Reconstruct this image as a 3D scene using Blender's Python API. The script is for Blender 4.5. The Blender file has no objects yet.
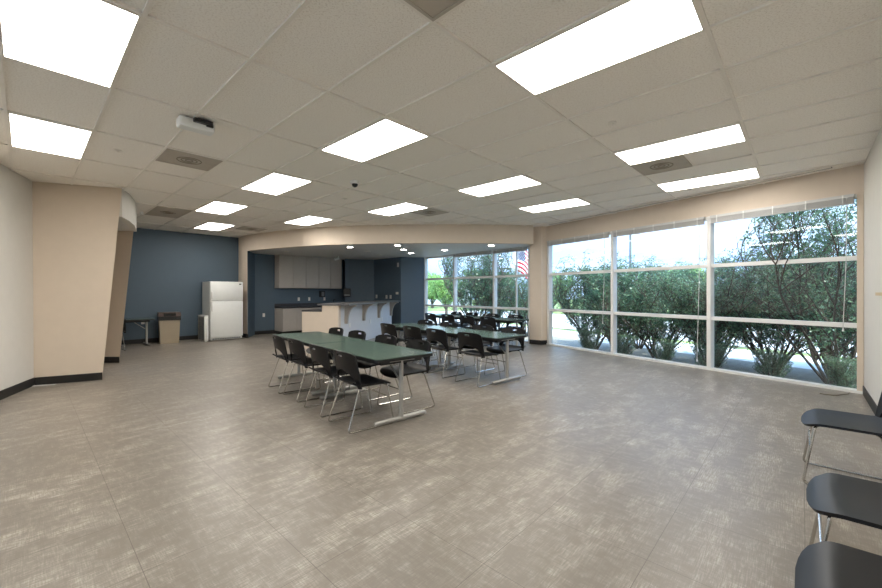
import bpy, bmesh, math, random
from mathutils import Vector, Matrix
random.seed(7)
S = bpy.context.scene
COL = S.collection
PI = math.pi
H = 1.31            # camera height
CZ = 2.965          # ceiling height
SZ = 2.52           # kitchen soffit height
yaw = 0.7512
DA = Vector((-math.cos(yaw), math.sin(yaw)))   # long direction of the ceiling tiles
DB = Vector((math.sin(yaw), math.cos(yaw)))    # short direction
GO = Vector((-0.5241, 3.6551))
TL, TW = 1.2192, 0.6096
def gp(i, j): return GO + DA*(i*TL) + DB*(j*TW)

# ------------------------------------------------------------------ materials
def new_mat(name):
    m = bpy.data.materials.new(name); m.use_nodes = True
    nt = m.node_tree; b = nt.nodes['Principled BSDF']
    return m, nt, b
def lin(c):
    return tuple(((x/255)/12.92 if x/255 <= .04045 else ((x/255+.055)/1.055)**2.4) for x in c)
def simple(name, rgb, rough=.5, metal=0., noise=0., scale=8., bump=0., bscale=60., spec=.5):
    m, nt, b = new_mat(name)
    c = lin(rgb)
    b.inputs['Base Color'].default_value = (*c, 1); b.inputs['Roughness'].default_value = rough
    b.inputs['Metallic'].default_value = metal; b.inputs['Specular IOR Level'].default_value = spec
    tc = nt.nodes.new('ShaderNodeTexCoord')
    n = nt.nodes.new('ShaderNodeTexNoise'); n.inputs['Scale'].default_value = scale; n.inputs['Detail'].default_value = 4
    nt.links.new(tc.outputs['Object'], n.inputs['Vector'])
    mx = nt.nodes.new('ShaderNodeMix'); mx.data_type = 'RGBA'
    k = 1 - (noise or .04)
    mx.inputs['A'].default_value = (*[x*k for x in c], 1); mx.inputs['B'].default_value = (*[min(1, x*(2-k)) for x in c], 1)
    nt.links.new(n.outputs['Fac'], mx.inputs['Factor']); nt.links.new(mx.outputs['Result'], b.inputs['Base Color'])
    if bump:
        n2 = nt.nodes.new('ShaderNodeTexNoise'); n2.inputs['Scale'].default_value = bscale; n2.inputs['Detail'].default_value = 3
        nt.links.new(tc.outputs['Object'], n2.inputs['Vector'])
        bp = nt.nodes.new('ShaderNodeBump'); bp.inputs['Strength'].default_value = bump; bp.inputs['Distance'].default_value = .01
        nt.links.new(n2.outputs['Fac'], bp.inputs['Height']); nt.links.new(bp.outputs['Normal'], b.inputs['Normal'])
    return m
def emis(name, rgb, s):
    m, nt, b = new_mat(name)
    b.inputs['Base Color'].default_value = (.8, .8, .8, 1)
    b.inputs['Emission Color'].default_value = (*rgb, 1); b.inputs['Emission Strength'].default_value = s
    return m
M = {}
M['beige'] = simple('beige_paint', (214, 199, 181), .75, bump=.05, bscale=120)
M['offwhite'] = simple('offwhite_paint', (212, 208, 200), .75, bump=.05, bscale=120)
M['blue'] = simple('blue_paint', (84, 101, 115), .55, bump=.05, bscale=120)
M['soffit'] = simple('soffit_paint', (206, 203, 198), .6)
M['baseboard'] = simple('black_rubber', (30, 29, 28), .5)
M['white'] = simple('white_enamel', (226, 226, 222), .35)
M['fridge'] = simple('fridge_white', (236, 237, 233), .35, bump=.02, bscale=300)
M['frame'] = simple('window_frame_paint', (226, 225, 222), .4)
M['chair'] = simple('black_plastic', (18, 18, 20), .38, spec=.32, noise=.1, bump=.03, bscale=400)
M['chrome'] = simple('chrome', (205, 203, 198), .22, metal=1)
M['alu'] = simple('brushed_metal', (182, 180, 174), .4, metal=.6)
M['green'] = simple('green_laminate', (90, 109, 99), .15, spec=.75, noise=.06, scale=30)
M['blackedge'] = simple('black_edge', (26, 27, 27), .45)
M['tbar'] = simple('tbar_paint', (234, 228, 218), .5)
M['vent'] = simple('vent_face', (180, 171, 157), .6, noise=.15, scale=5)
M['ventdark'] = simple('vent_dark', (128, 120, 106), .7)
M['laminate'] = simple('grey_laminate', (182, 175, 167), .45, noise=.05, scale=14)
M['counter'] = simple('dark_counter', (52, 50, 52), .35, noise=.25, scale=60)
M['bartop'] = simple('bar_stone', (98, 97, 98), .35, noise=.2, scale=60)
M['barwhite'] = simple('bar_white', (206, 208, 212), .5)
M['taupe'] = simple('taupe_bracket', (172, 164, 154), .5)
M['bintan'] = simple('bin_plastic', (168, 154, 132), .5)
M['binlid'] = simple('bin_lid', (74, 54, 45), .45)
M['bag'] = simple('bin_bag', (18, 18, 18), .25, bump=.6, bscale=25)
M['blind'] = simple('blind_white', (196, 195, 192), .45)
M['wood'] = simple('pale_wood', (196, 170, 128), .5, noise=.15, scale=20)
M['dark'] = simple('dark_plastic', (26, 27, 30), .3)
M['grille'] = simple('grey_grille', (120, 122, 122), .5)
M['light'] = emis('panel_diffuser', (1.0, .96, .90), 8.6)
M['down'] = emis('downlight_lens', (1.0, .93, .82), 20)
M['bark'] = simple('bark', (74, 64, 56), .9, noise=.3, scale=20)
M['pole'] = simple('pole_metal', (96, 100, 104), .5)
M['stucco'] = simple('far_building', (176, 182, 190), .8)

# ceiling tile
m, nt, b = new_mat('acoustic_tile'); M['tile'] = m
tc = nt.nodes.new('ShaderNodeTexCoord')
n1 = nt.nodes.new('ShaderNodeTexNoise'); n1.inputs['Scale'].default_value = 85; n1.inputs['Detail'].default_value = 5; n1.inputs['Roughness'].default_value = .7
nt.links.new(tc.outputs['Object'], n1.inputs['Vector'])
r = nt.nodes.new('ShaderNodeValToRGB'); r.color_ramp.elements[0].position = .36; r.color_ramp.elements[1].position = .5
r.color_ramp.elements[0].color = (*lin((222, 214, 203)), 1); r.color_ramp.elements[1].color = (*lin((244, 239, 230)), 1)
nt.links.new(n1.outputs['Fac'], r.inputs['Fac'])
nt.links.new(r.outputs['Color'], b.inputs['Base Color']); b.inputs['Roughness'].default_value = .9
bp = nt.nodes.new('ShaderNodeBump'); bp.inputs['Strength'].default_value = .25; bp.inputs['Distance'].default_value = .01
nt.links.new(n1.outputs['Fac'], bp.inputs['Height']); nt.links.new(bp.outputs['Normal'], b.inputs['Normal'])

# floor: square vinyl tiles with a worn woven print
m, nt, b = new_mat('woven_vinyl_tile'); M['floor'] = m
L = nt.links.new; N = nt.nodes.new
tc = N('ShaderNodeTexCoord')
mp = N('ShaderNodeMapping'); mp.vector_type = 'POINT'
mp.inputs['Rotation'].default_value = (0, 0, -(math.atan2(DB.y, DB.x)))
L(tc.outputs['Object'], mp.inputs['Vector'])       # x along DB, y along DA
PT = .567
brick = N('ShaderNodeTexBrick'); brick.offset = 0; brick.squash = 1
brick.inputs['Scale'].default_value = 1; brick.inputs['Mortar Size'].default_value = .0014
brick.inputs['Brick Width'].default_value = PT; brick.inputs['Row Height'].default_value = PT
brick.inputs['Color1'].default_value = (.45, .45, .45, 1); brick.inputs['Color2'].default_value = (.55, .55, .55, 1)
brick.inputs['Mortar'].default_value = (0, 0, 0, 1)
off = N('ShaderNodeVectorMath'); off.operation = 'ADD'; off.inputs[1].default_value = (-.377+PT*30, .006+PT*30, 0)
L(mp.outputs['Vector'], off.inputs[0]); L(off.outputs['Vector'], brick.inputs['Vector'])
def noise(vec, sc, det, stretch=None, rough=.6, dist=0):
    n = N('ShaderNodeTexNoise'); n.inputs['Scale'].default_value = sc; n.inputs['Detail'].default_value = det
    n.inputs['Roughness'].default_value = rough; n.inputs['Distortion'].default_value = dist
    if stretch:
        q = N('ShaderNodeMapping'); q.inputs['Scale'].default_value = stretch
        L(vec, q.inputs['Vector']); L(q.outputs['Vector'], n.inputs['Vector'])
    else: L(vec, n.inputs['Vector'])
    return n
def math_(op, a, bb=None, clamp=False):
    n = N('ShaderNodeMath'); n.operation = op; n.use_clamp = clamp
    for k, v in enumerate((a, bb)):
        if v is None: continue
        if isinstance(v, (int, float)): n.inputs[k].default_value = v
        else: L(v, n.inputs[k])
    return n.outputs[0]
V = mp.outputs['Vector']
big = noise(V, .9, 4, (1, 1.4, 1), .6, .4)
mid = noise(V, 2.6, 7, (1, 2.6, 1), .72, .2)
mid2 = noise(V, 7, 4, (3.0, 1, 1), .7)
thx = noise(V, 11, 3, (1, 16, 1), .6)       # threads along the tile
thy = noise(V, 11, 3, (16, 1, 1), .6)       # threads across it
threads = math_('ADD', math_('MULTIPLY', thx.outputs['Fac'], .62), math_('MULTIPLY', thy.outputs['Fac'], .38))
def rng(v, a, b_):
    q = N('ShaderNodeMapRange'); q.inputs['From Min'].default_value = a; q.inputs['From Max'].default_value = b_; L(v, q.inputs['Value']); return q.outputs['Result']
patch = math_('MULTIPLY', rng(mid.outputs['Fac'], .46, .62), rng(big.outputs['Fac'], .30, .55), True)
patch = math_('ADD', math_('MULTIPLY', patch, .75), math_('MULTIPLY', rng(mid2.outputs['Fac'], .45, .75), .45), True)
thr = rng(threads, .44, .60)
wear = math_('MULTIPLY', patch, math_('ADD', math_('MULTIPLY', thr, 1.1), .12), True)
fine = noise(V, 30, 3, (1, 1, 1), .6)
c1 = N('ShaderNodeMix'); c1.data_type = 'RGBA'
c1.inputs['A'].default_value = (*lin((112, 104, 95)), 1); c1.inputs['B'].default_value = (*lin((140, 132, 121)), 1)
L(math_('ADD', math_('MULTIPLY', big.outputs['Fac'], .6), math_('MULTIPLY', threads, .4)), c1.inputs['Factor'])
c2 = N('ShaderNodeMix'); c2.data_type = 'RGBA'; c2.inputs['B'].default_value = (*lin((184, 177, 165)), 1)
L(c1.outputs['Result'], c2.inputs['A']); L(wear, c2.inputs['Factor'])
c3 = N('ShaderNodeMix'); c3.data_type = 'RGBA'; c3.inputs['B'].default_value = (*lin((98, 90, 82)), 1)
L(brick.outputs['Fac'], c3.inputs['Factor']); L(c2.outputs['Result'], c3.inputs['A'])
L(c3.outputs['Result'], b.inputs['Base Color'])
b.inputs['Roughness'].default_value = .42
rgh = math_('ADD', math_('MULTIPLY', mid.outputs['Fac'], .15), .28); L(rgh, b.inputs['Roughness'])
bp = N('ShaderNodeBump'); bp.inputs['Strength'].default_value = .06; bp.inputs['Distance'].default_value = .003
L(fine.outputs['Fac'], bp.inputs['Height']); L(bp.outputs['Normal'], b.inputs['Normal'])

# glass: tinted see-through pane with a surface reflection
m = bpy.data.materials.new('window_glass'); m.use_nodes = True; nt = m.node_tree; M['glass'] = m
nt.nodes.clear(); N = nt.nodes.new; L = nt.links.new
o = N('ShaderNodeOutputMaterial'); mx = N('ShaderNodeMixShader'); t = N('ShaderNodeBsdfTransparent'); g = N('ShaderNodeBsdfGlossy')
t.inputs['Color'].default_value = (.91, .965, .98, 1); g.inputs['Roughness'].default_value = .01
fr = N('ShaderNodeFresnel'); gm = N('ShaderNodeNewGeometry'); mi = N('ShaderNodeMix'); mi.inputs['A'].default_value = 1.5; mi.inputs['B'].default_value = 1/1.5; L(gm.outputs['Backfacing'], mi.inputs['Factor']); L(mi.outputs['Result'], fr.inputs['IOR'])
L(fr.outputs[0], mx.inputs[0]); L(t.outputs[0], mx.inputs[1]); L(g.outputs[0], mx.inputs[2]); L(mx.outputs[0], o.inputs[0])

def leafmat(name, ca, cb, tr=.35):
    m = bpy.data.materials.new(name); m.use_nodes = True; nt = m.node_tree; nt.nodes.clear()
    N = nt.nodes.new; L = nt.links.new
    o = N('ShaderNodeOutputMaterial'); mx = N('ShaderNodeMixShader'); d = N('ShaderNodeBsdfPrincipled'); t = N('ShaderNodeBsdfTranslucent')
    gm = N('ShaderNodeNewGeometry'); rp = N('ShaderNodeMix'); rp.data_type = 'RGBA'
    rp.inputs['A'].default_value = (*lin(ca), 1); rp.inputs['B'].default_value = (*lin(cb), 1)
    L(gm.outputs['Random Per Island'], rp.inputs['Factor'])
    L(rp.outputs['Result'], d.inputs['Base Color']); L(rp.outputs['Result'], t.inputs['Color'])
    d.inputs['Roughness'].default_value = .35
    mx.inputs[0].default_value = tr
    L(d.outputs[0], mx.inputs[1]); L(t.outputs[0], mx.inputs[2]); L(mx.outputs[0], o.inputs[0])
    return m
M['leaf'] = leafmat('glossy_leaf', (58, 96, 84), (122, 152, 112), .4)
M['leaf2'] = leafmat('pale_leaf', (112, 160, 92), (186, 214, 134), .5)
M['leaf3'] = leafmat('mid_leaf', (76, 124, 84), (142, 180, 112), .45)

# ground
m, nt, b = new_mat('lawn'); M['grass'] = m; N = nt.nodes.new; L = nt.links.new
tc = N('ShaderNodeTexCoord'); n = N('ShaderNodeTexNoise'); n.inputs['Scale'].default_value = 1.2; n.inputs['Detail'].default_value = 10
L(tc.outputs['Object'], n.inputs['Vector']); r = N('ShaderNodeValToRGB')
r.color_ramp.elements[0].color = (*lin((66, 72, 44)), 1); r.color_ramp.elements[1].color = (*lin((150, 172, 96)), 1)
r.color_ramp.elements[0].position = .35; r.color_ramp.elements[1].position = .65
L(n.outputs['Fac'], r.inputs['Fac']); L(r.outputs['Color'], b.inputs['Base Color']); b.inputs['Roughness'].default_value = 1
M['pave'] = simple('concrete_paving', (196, 194, 188), .9, noise=.08, scale=3)
M['mulch'] = simple('mulch', (132, 128, 118), 1, noise=.4, scale=12, bump=.6, bscale=20)

# flag
m, nt, b = new_mat('flag_cloth'); M['flagred'] = simple('flag_red', (190, 40, 52), .8)
M['flagwhite'] = simple('flag_white', (232, 232, 232), .8); M['flagblue'] = simple('flag_blue', (52, 60, 104), .8)

# ------------------------------------------------------------------ mesh building
class MB:
    def __init__(s): s.bm = bmesh.new()
    def box(s, c, size, rz=0, bevel=0, rx=0, ry=0):
        bm = s.bm
        r = bmesh.ops.create_cube(bm, size=1)
        vs = r['verts']
        mt = Matrix.Translation(Vector(c)) @ Matrix.Rotation(rz, 4, 'Z') @ Matrix.Rotation(ry, 4, 'Y') @ Matrix.Rotation(rx, 4, 'X') @ Matrix.Diagonal((*size, 1))
        bmesh.ops.transform(bm, matrix=mt, verts=vs)
        if bevel:
            es = {e for v in vs for e in v.link_edges}
            bmesh.ops.bevel(bm, geom=list(es), offset=bevel, segments=2, affect='EDGES', profile=.5)
        return s
    def bar(s, p, q, w, hgt, up=None):   # box from p to q (2D plan points), z range
        p = Vector(p[:2]); q = Vector(q[:2]); d = q-p
        z0, z1 = hgt
        c = (p+q)/2
        return s.box((c.x, c.y, (z0+z1)/2), (d.length, w, z1-z0), math.atan2(d.y, d.x))
    def loft(s, bot, top, cap=True):
        """solid between two polygons of 3D points"""
        bm = s.bm
        a = [bm.verts.new(p) for p in bot]; c = [bm.verts.new(p) for p in top]
        n = len(a)
        fs = [bm.faces.new((a[i], a[(i+1) % n], c[(i+1) % n], c[i])) for i in range(n)]
        if cap: fs.append(bm.faces.new(a[::-1])); fs.append(bm.faces.new(c))
        bmesh.ops.recalc_face_normals(bm, faces=fs)
        return s
    def prism(s, poly, z0, z1):
        return s.loft([(x, y, z0) for x, y in poly], [(x, y, z1) for x, y in poly])
    def tube(s, pts, r, n=8, closed=False):
        bm = s.bm; pts = [Vector(p) for p in pts]; rings = []
        m = len(pts)
        rad = r if isinstance(r, (list, tuple)) else [r]*m
        prev = None
        for i, p in enumerate(pts):
            if i == 0: d = pts[1]-p
            elif i == m-1: d = p-pts[i-1]
            else: d = (pts[i+1]-p).normalized() + (p-pts[i-1]).normalized()
            d.normalize()
            if prev is None:
                u = d.orthogonal().normalized()
            else:
                u = (prev - d*prev.dot(d)).normalized()
            prev = u; w = d.cross(u)
            rings.append([bm.verts.new(p + (u*math.cos(2*PI*k/n)+w*math.sin(2*PI*k/n))*rad[i]) for k in range(n)])
        for i in range(m-1):
            for k in range(n):
                bm.faces.new((rings[i][k], rings[i][(k+1) % n], rings[i+1][(k+1) % n], rings[i+1][k]))
        bm.faces.new(rings[0][::-1]); bm.faces.new(rings[-1])
        return s
    def cyl(s, c, r, z0, z1, n=24, r2=None):
        return s.loft([(c[0]+r*math.cos(2*PI*k/n), c[1]+r*math.sin(2*PI*k/n), z0) for k in range(n)],
                      [(c[0]+(r2 or r)*math.cos(2*PI*k/n), c[1]+(r2 or r)*math.sin(2*PI*k/n), z1) for k in range(n)])
    def build(s, name, mat, parent=None, smooth=False):
        me = bpy.data.meshes.new(name); 
        s.bm.normal_update(); s.bm.to_mesh(me); s.bm.free()
        if smooth:
            for p in me.polygons: p.use_smooth = True
            try: me.set_sharp_from_angle(angle=math.radians(38))
            except Exception: pass
        me.materials.append(mat)
        o = bpy.data.objects.new(name, me); COL.objects.link(o)
        if parent: o.parent = parent
        return o
def tag(o, label=None, cat=None, group=None, kind=None):
    if label: o['label'] = label
    if cat: o['category'] = cat
    if group: o['group'] = group
    if kind: o['kind'] = kind
    return o
def struct(o, label=None):
    o['kind'] = 'structure'
    if label: o['label'] = label
    return o
def empty(name, loc=(0, 0, 0), rz=0, label=None, cat=None, group=None):
    o = bpy.data.objects.new(name, None); COL.objects.link(o)
    o.location = loc; o.rotation_euler = (0, 0, rz); o.empty_display_size = .1
    return tag(o, label, cat, group)
def dup(root, loc, rz, label, group=None, scale=None):
    r = root.copy(); COL.objects.link(r); r.location = loc; r.rotation_euler = (0, 0, rz)
    r['label'] = label
    if group: r['group'] = group
    if scale: r.scale = scale
    for ch in list(root.children):
        c = ch.copy(); COL.objects.link(c); c.parent = r
        for g in list(ch.children):
            d = g.copy(); COL.objects.link(d); d.parent = c
    return r
def rectpoly(p, q, t0, t1, nrm):
    p = Vector(p); q = Vector(q); n = Vector(nrm)
    return [tuple(p+n*t0), tuple(q+n*t0), tuple(q+n*t1), tuple(p+n*t1)]
def arc(c, r, a0, a1, n): return [(c[0]+r*math.cos(a0+(a1-a0)*k/n), c[1]+r*math.sin(a0+(a1-a0)*k/n)) for k in range(n+1)]

# ------------------------------------------------------------------ key plan points
C1 = Vector((5.46, 5.01)); WD = Vector((-.506, .863)).normalized(); WN = Vector((-WD.y, WD.x))   # WN points into the room
if WN.dot(-C1) < 0: WN = -WN
WEND = C1+WD*5.51
K2 = Vector((2.33, 10.15)); W2END = Vector((-.59, 13.40)); W2D = (W2END-K2).normalized(); W2N = Vector((-W2D.y, W2D.x))
if W2N.dot(-K2) < 0: W2N = -W2N
RB = Vector((-3.87, -4.99))
BLUE0 = Vector((-6.16, 11.74)); BLUE1 = BLUE0-DB*5.0
ROOM = [(-3.95, -5.1), (5.62, 5.05), (2.86, 9.95), (-.45, 13.62), (-3.0, 14.8), (-6.3, 12.5), (-9.8, 8.2), (-8.0, 5.0), (-7.9, -1.7)]

struct(MB().prism(ROOM, -.12, 0).build('floor', M['floor']))
struct(MB().prism(ROOM, CZ+.012, CZ+.25).build('ceiling', M['tile']))
def clip_line(p, d, poly):
    ts = []
    n = len(poly)
    for i in range(n):
        a = Vector(poly[i]); bb = Vector(poly[(i+1) % n]); e = bb-a
        den = d.x*e.y-d.y*e.x
        if abs(den) < 1e-9: continue
        w = a-p; t = (w.x*e.y-w.y*e.x)/den; u = (w.x*d.y-w.y*d.x)/den
        if 0 <= u <= 1: ts.append(t)
    ts.sort(); return ts
g = MB()
for j in range(-20, 22):
    ts = clip_line(gp(0, j), DA, ROOM)
    if len(ts) >= 2: g.bar(gp(0, j)+DA*ts[0], gp(0, j)+DA*ts[-1], .024, (CZ-.002, CZ+.012))
for i in range(-12, 12):
    ts = clip_line(gp(i, 0), DB, ROOM)
    if len(ts) >= 2: g.bar(gp(i, 0)+DB*ts[0], gp(i, 0)+DB*ts[-1], .024, (CZ-.0015, CZ+.0125))
struct(g.build('ceiling_grid', M['tbar']), 'suspended ceiling T-bar grid')

# right wall
RN = Vector((.731, -.683)); RN.normalize()
struct(MB().prism(rectpoly(C1+DB*.25, RB, 0, .15, RN), 0, CZ+.01).build('wall_right', M['offwhite']))
BN = -DB
RL = Vector((-7.5, -1.6)); RD = (RL-RB).normalized()
for k_, (a_, b_, z0_, z1_) in enumerate(((0, .4, 0, CZ+.01), (4.6, 4.97, 0, CZ+.01), (.4, 4.6, 2.6, CZ+.01))):  # rear wall pieces, leaving a gap for the added daylight window
    struct(MB().prism([tuple(RB+RD*a_), tuple(RB+RD*b_), tuple(RB+RD*b_-DB*.15), tuple(RB+RD*a_-DB*.15)], z0_, z1_).build('wall_rear', M['offwhite']))
# left leaning walls
def lean(name, b0, b1, t0, t1, nrm, mat, z1=CZ+.01, z0=0):
    n = Vector(nrm).normalized()*.12
    B0, B1, T0, T1 = map(Vector, (b0, b1, t0, t1))
    return struct(MB().loft([(*B0, z0), (*B1, z0), (*(B1+n), z0), (*(B0+n), z0)], [(*T0, z1), (*T1, z1), (*(T1+n), z1), (*(T0+n), z1)]).build(name, mat))
lean('wall_left', (-4.4, 2.74), (-5.75, 5.48), (-4.66, 3.13), (-6.12, 5.81), (-.88, -.47), M['offwhite'])
lean('wall_left_front', (-7.5, -1.6), (-4.4, 2.74), (-7.5, -1.6), (-4.66, 3.13), (-.8, .57), M['offwhite'])
B0_, B1_, T0_, T1_ = Vector((-5.75, 5.48, 0)), Vector((-5.10, 5.84, 0)), Vector((-6.12, 5.81, CZ+.01)), Vector((-5.09, 6.19, CZ+.01))
g = MB(); gr = [[g.bm.verts.new(B0_.lerp(B1_, u/12).lerp(T0_.lerp(T1_, u/12), w_/16)) for u in range(13)] for w_ in range(17)]
for a_ in range(16):
    for c_ in range(12): g.bm.faces.new((gr[a_][c_], gr[a_][c_+1], gr[a_+1][c_+1], gr[a_+1][c_]))
bmesh.ops.recalc_face_normals(g.bm, faces=g.bm.faces)
ext = bmesh.ops.extrude_face_region(g.bm, geom=g.bm.faces[:])
bmesh.ops.translate(g.bm, vec=(-.10, .10, 0), verts=[v for v in ext['geom'] if isinstance(v, bmesh.types.BMVert)])
bmesh.ops.recalc_face_normals(g.bm, faces=g.bm.faces)
struct(g.build('wall_left_slanted', M['beige'], None, True))
FAS = [(-5.09, 6.19), (-5.26, 6.55), (-5.52, 6.99), (-6.04, 7.70)]
struct(MB().prism(FAS+[(-6.14, 7.66), (-5.62, 6.95), (-5.36, 6.51), (-5.2, 6.17)], SZ, CZ+.01).build('wall_left_header', M['offwhite']))
struct(MB().prism([(-5.2, 6.17), (-5.36, 6.51), (-5.62, 6.95), (-6.14, 7.66), (-7.6, 7.8), (-7.6, 5.9)], SZ, SZ+.05).build('ceiling_alcove', M['soffit']))
struct(MB().prism([(-7.5, 5.4), (-7.38, 5.4), (-7.38, 7.9), (-7.5, 7.9)], 0, SZ).build('wall_alcove_left', M['beige']))
struct(MB().prism([(-7.45, 5.95), (-6.1, 6.1), (-6.1, 6.2), (-7.45, 6.05)], 0, SZ).build('wall_alcove_near', M['beige']))
struct(MB().loft([(-6.02, 7.26, 0), (-6.40, 7.58, 0), (-7.38, 7.6, 0), (-7.38, 7.26, 0)], [(-6.04, 7.68, CZ+.01), (-6.42, 8.0, CZ+.01), (-7.38, 8.02, CZ+.01), (-7.38, 7.68, CZ+.01)]).build('wall_left_pier', M['beige']))
struct(MB().prism([(-7.1, 7.95), tuple(BLUE1), tuple(BLUE1+Vector((0, -.12))), (-7.1, 7.83)], 0, CZ+.01).build('wall_left_far', M['beige']))
# blue back wall
struct(MB().prism(rectpoly(BLUE0+DB*.05, BLUE1, 0, .12, DA), 0, CZ+.01).build('wall_back', M['blue']))
# pier + curved bulkhead
ARC = [(-6.17, 11.80), (-5.92, 11.50), (-5.60, 11.22), (-5.15, 10.92), (-4.66, 10.64), (-4.15, 10.35), (-3.57, 10.07), (-2.9, 9.84), (-2.14, 9.66), (-1.6, 9.56), (-1.0, 9.49), (-.3, 9.46), (.415, 9.46), (1.0, 9.49), (1.6, 9.53), (2.29, 9.62), (2.30, 9.93)]
back = [(-6.10, 11.86)]+[(x+.03, y+.12) for x, y in ARC[1:-2]]+[(2.2, 9.74), (2.2, 9.93)]
struct(MB().prism(ARC+back[::-1], SZ, CZ+.01).build('wall_bulkhead', M['beige']))
struct(MB().prism([(-6.17, 11.80), (-5.92, 11.50), (-5.60, 11.22), (-5.78, 12.02), (-6.1, 12.1)], 0, SZ).build('wall_pier', M['beige']))
struct(MB().prism([(-5.60, 11.23), (-5.592, 11.24), (-5.775, 12.03), (-5.80, 12.03)], 0, SZ).build('wall_kitchen_side', M['blue']))
sof = [(x+.03, y+.1) for x, y in ARC[:-2]]+[(2.2, 9.72), (2.28, 9.95), (2.40, 10.2), (-.5, 13.5), (-1.4, 14.4), (-3.6, 14.8), (-6.0, 12.35)]
struct(MB().prism(sof, SZ, SZ+.06).build('ceiling_kitchen', M['soffit']))
BL = Vector((-5.36, 12.49))
struct(MB().prism(rectpoly(BL-DB*.66, BL+DB*2.75, 0, .12, DA), 0, SZ).build('wall_kitchen_back', M['blue']))
struct(MB().prism([(-3.44, 13.93), (-2.46, 14.25), (-2.40, 14.6), (-3.7, 14.7)], 0, SZ).build('wall_kitchen_recess', M['blue']))
struct(MB().prism([(-2.47, 14.26), (-1.36, 13.2), (-1.30, 13.5), (-2.40, 14.5)], 0, SZ).build('wall_kitchen_right', M['blue']))
struct(MB().prism([(-1.362, 13.198), (-.59, 13.36), (-.50, 13.62), (-1.30, 13.5)], 0, SZ).build('wall_kitchen_end', M['blue']))
# corner pillar between the two window runs
PIL = [(2.27, 9.93), (2.52, 9.75), (2.69, 9.80), (2.86, 9.95), (2.42, 10.32)]
struct(MB().prism(PIL, 0, CZ+.01).build('wall_pillar', M['beige']))
# header over windows
struct(MB().prism(rectpoly(C1+WD*.0, C1+WD*5.6, 0.0, -.22, WN), 2.60, CZ+.01).build('wall_window_header', M['beige']))

# baseboards
def baseb(name, pts, t=.012, hgt=.11, side=1):
    g = MB()
    for p, q in zip(pts, pts[1:]):
        p = Vector(p); q = Vector(q); d = (q-p).normalized(); n = Vector((-d.y, d.x))*side
        g.bar(p+n*t/2-d*.003, q+n*t/2+d*.003, t, (0, hgt))
    return struct(g.build(name, M['baseboard']))
baseb('baseboard_right', [C1-DB*.02, RB], side=-1)
baseb('baseboard_left', [(-7.5, -1.6), (-4.4, 2.74), (-5.75, 5.48), (-5.10, 5.84)], t=.014, side=-1)
baseb('baseboard_left_pier', [(-7.38, 7.26), (-6.02, 7.26)], side=-1, t=.014)
baseb('baseboard_back', [BLUE1, BLUE0], side=-1)
baseb('baseboard_pier', [(-6.17, 11.80), (-5.92, 11.50), (-5.60, 11.22), (-5.58, 11.23)], side=-1)
baseb('baseboard_kitchen', [BL-DB*.62, BL+DB*.0], side=-1)
baseb('baseboard_pillar', [(2.27, 9.93), (2.52, 9.75), (2.69, 9.80)], side=-1)

# ------------------------------------------------------------------ windows
def window_run(idx, P, D, Nn, marks, zt, ztr, end_w=.06, thin=()):
    root = empty('window_%d' % idx); root['kind'] = 'structure'
    fr = MB(); dep = .13
    L_ = marks[-1]
    for k, t in enumerate(marks):
        w = .028 if k in thin else (.06 if 0 < k < len(marks)-1 else end_w)
        tt = min(max(t, w/2), L_-w/2)
        a = P+D*(tt-w/2)-Nn*.06; bb = P+D*(tt+w/2)-Nn*.06
        dd = .05 if k in thin else dep
        fr.box(((a.x+bb.x)/2-Nn.x*(dep-dd)/2, (a.y+bb.y)/2-Nn.y*(dep-dd)/2, zt/2), (w, dd, zt), math.atan2(D.y, D.x))
    for z in ztr:
        fr.bar(P-Nn*.075, P+D*L_-Nn*.075, .10, (z-.03, z+.03))
    fr.bar(P-Nn*.07, P+D*L_-Nn*.07, .11, (zt-.05, zt))
    f = fr.build('window_frame', M['frame'], root)
    sl = MB().bar(P-Nn*.04, P+D*L_-Nn*.04, .14, (0, .035)).build('window_sill', M['white'], root)
    z0s = [.035]+[z+.03 for z in ztr]; z1s = [z-.03 for z in ztr]+[zt-.05]
    for a, bb in zip(marks, marks[1:]):
        for z0, z1 in zip(z0s, z1s):
            q = P-Nn*.1
            MB().bar(q+D*(a+.02), q+D*(bb-.02), .006, (z0-.01, z1+.01)).build('window_pane', M['glass'], root)
    return root
window_run(1, C1, WD, WN, [0, 1.82, 3.67, 5.51], 2.60, [.875, 1.765])
window_run(2, K2, W2D, W2N, [0, .505, 1.24, 2.876, 4.37], SZ, [.875, 1.765], thin=(1,))
window_run(3, RB+RD*.4, RD, DB, [0, 1.4, 2.8, 4.2], 2.6, [.875, 1.765])  # made-up window wall out of view, added to let in more daylight
struct(MB().bar(C1+WN*.005, C1+WD*.06+WN*.005, .02, (0, 2.6)).build('trim_1', M['beige']))

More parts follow.
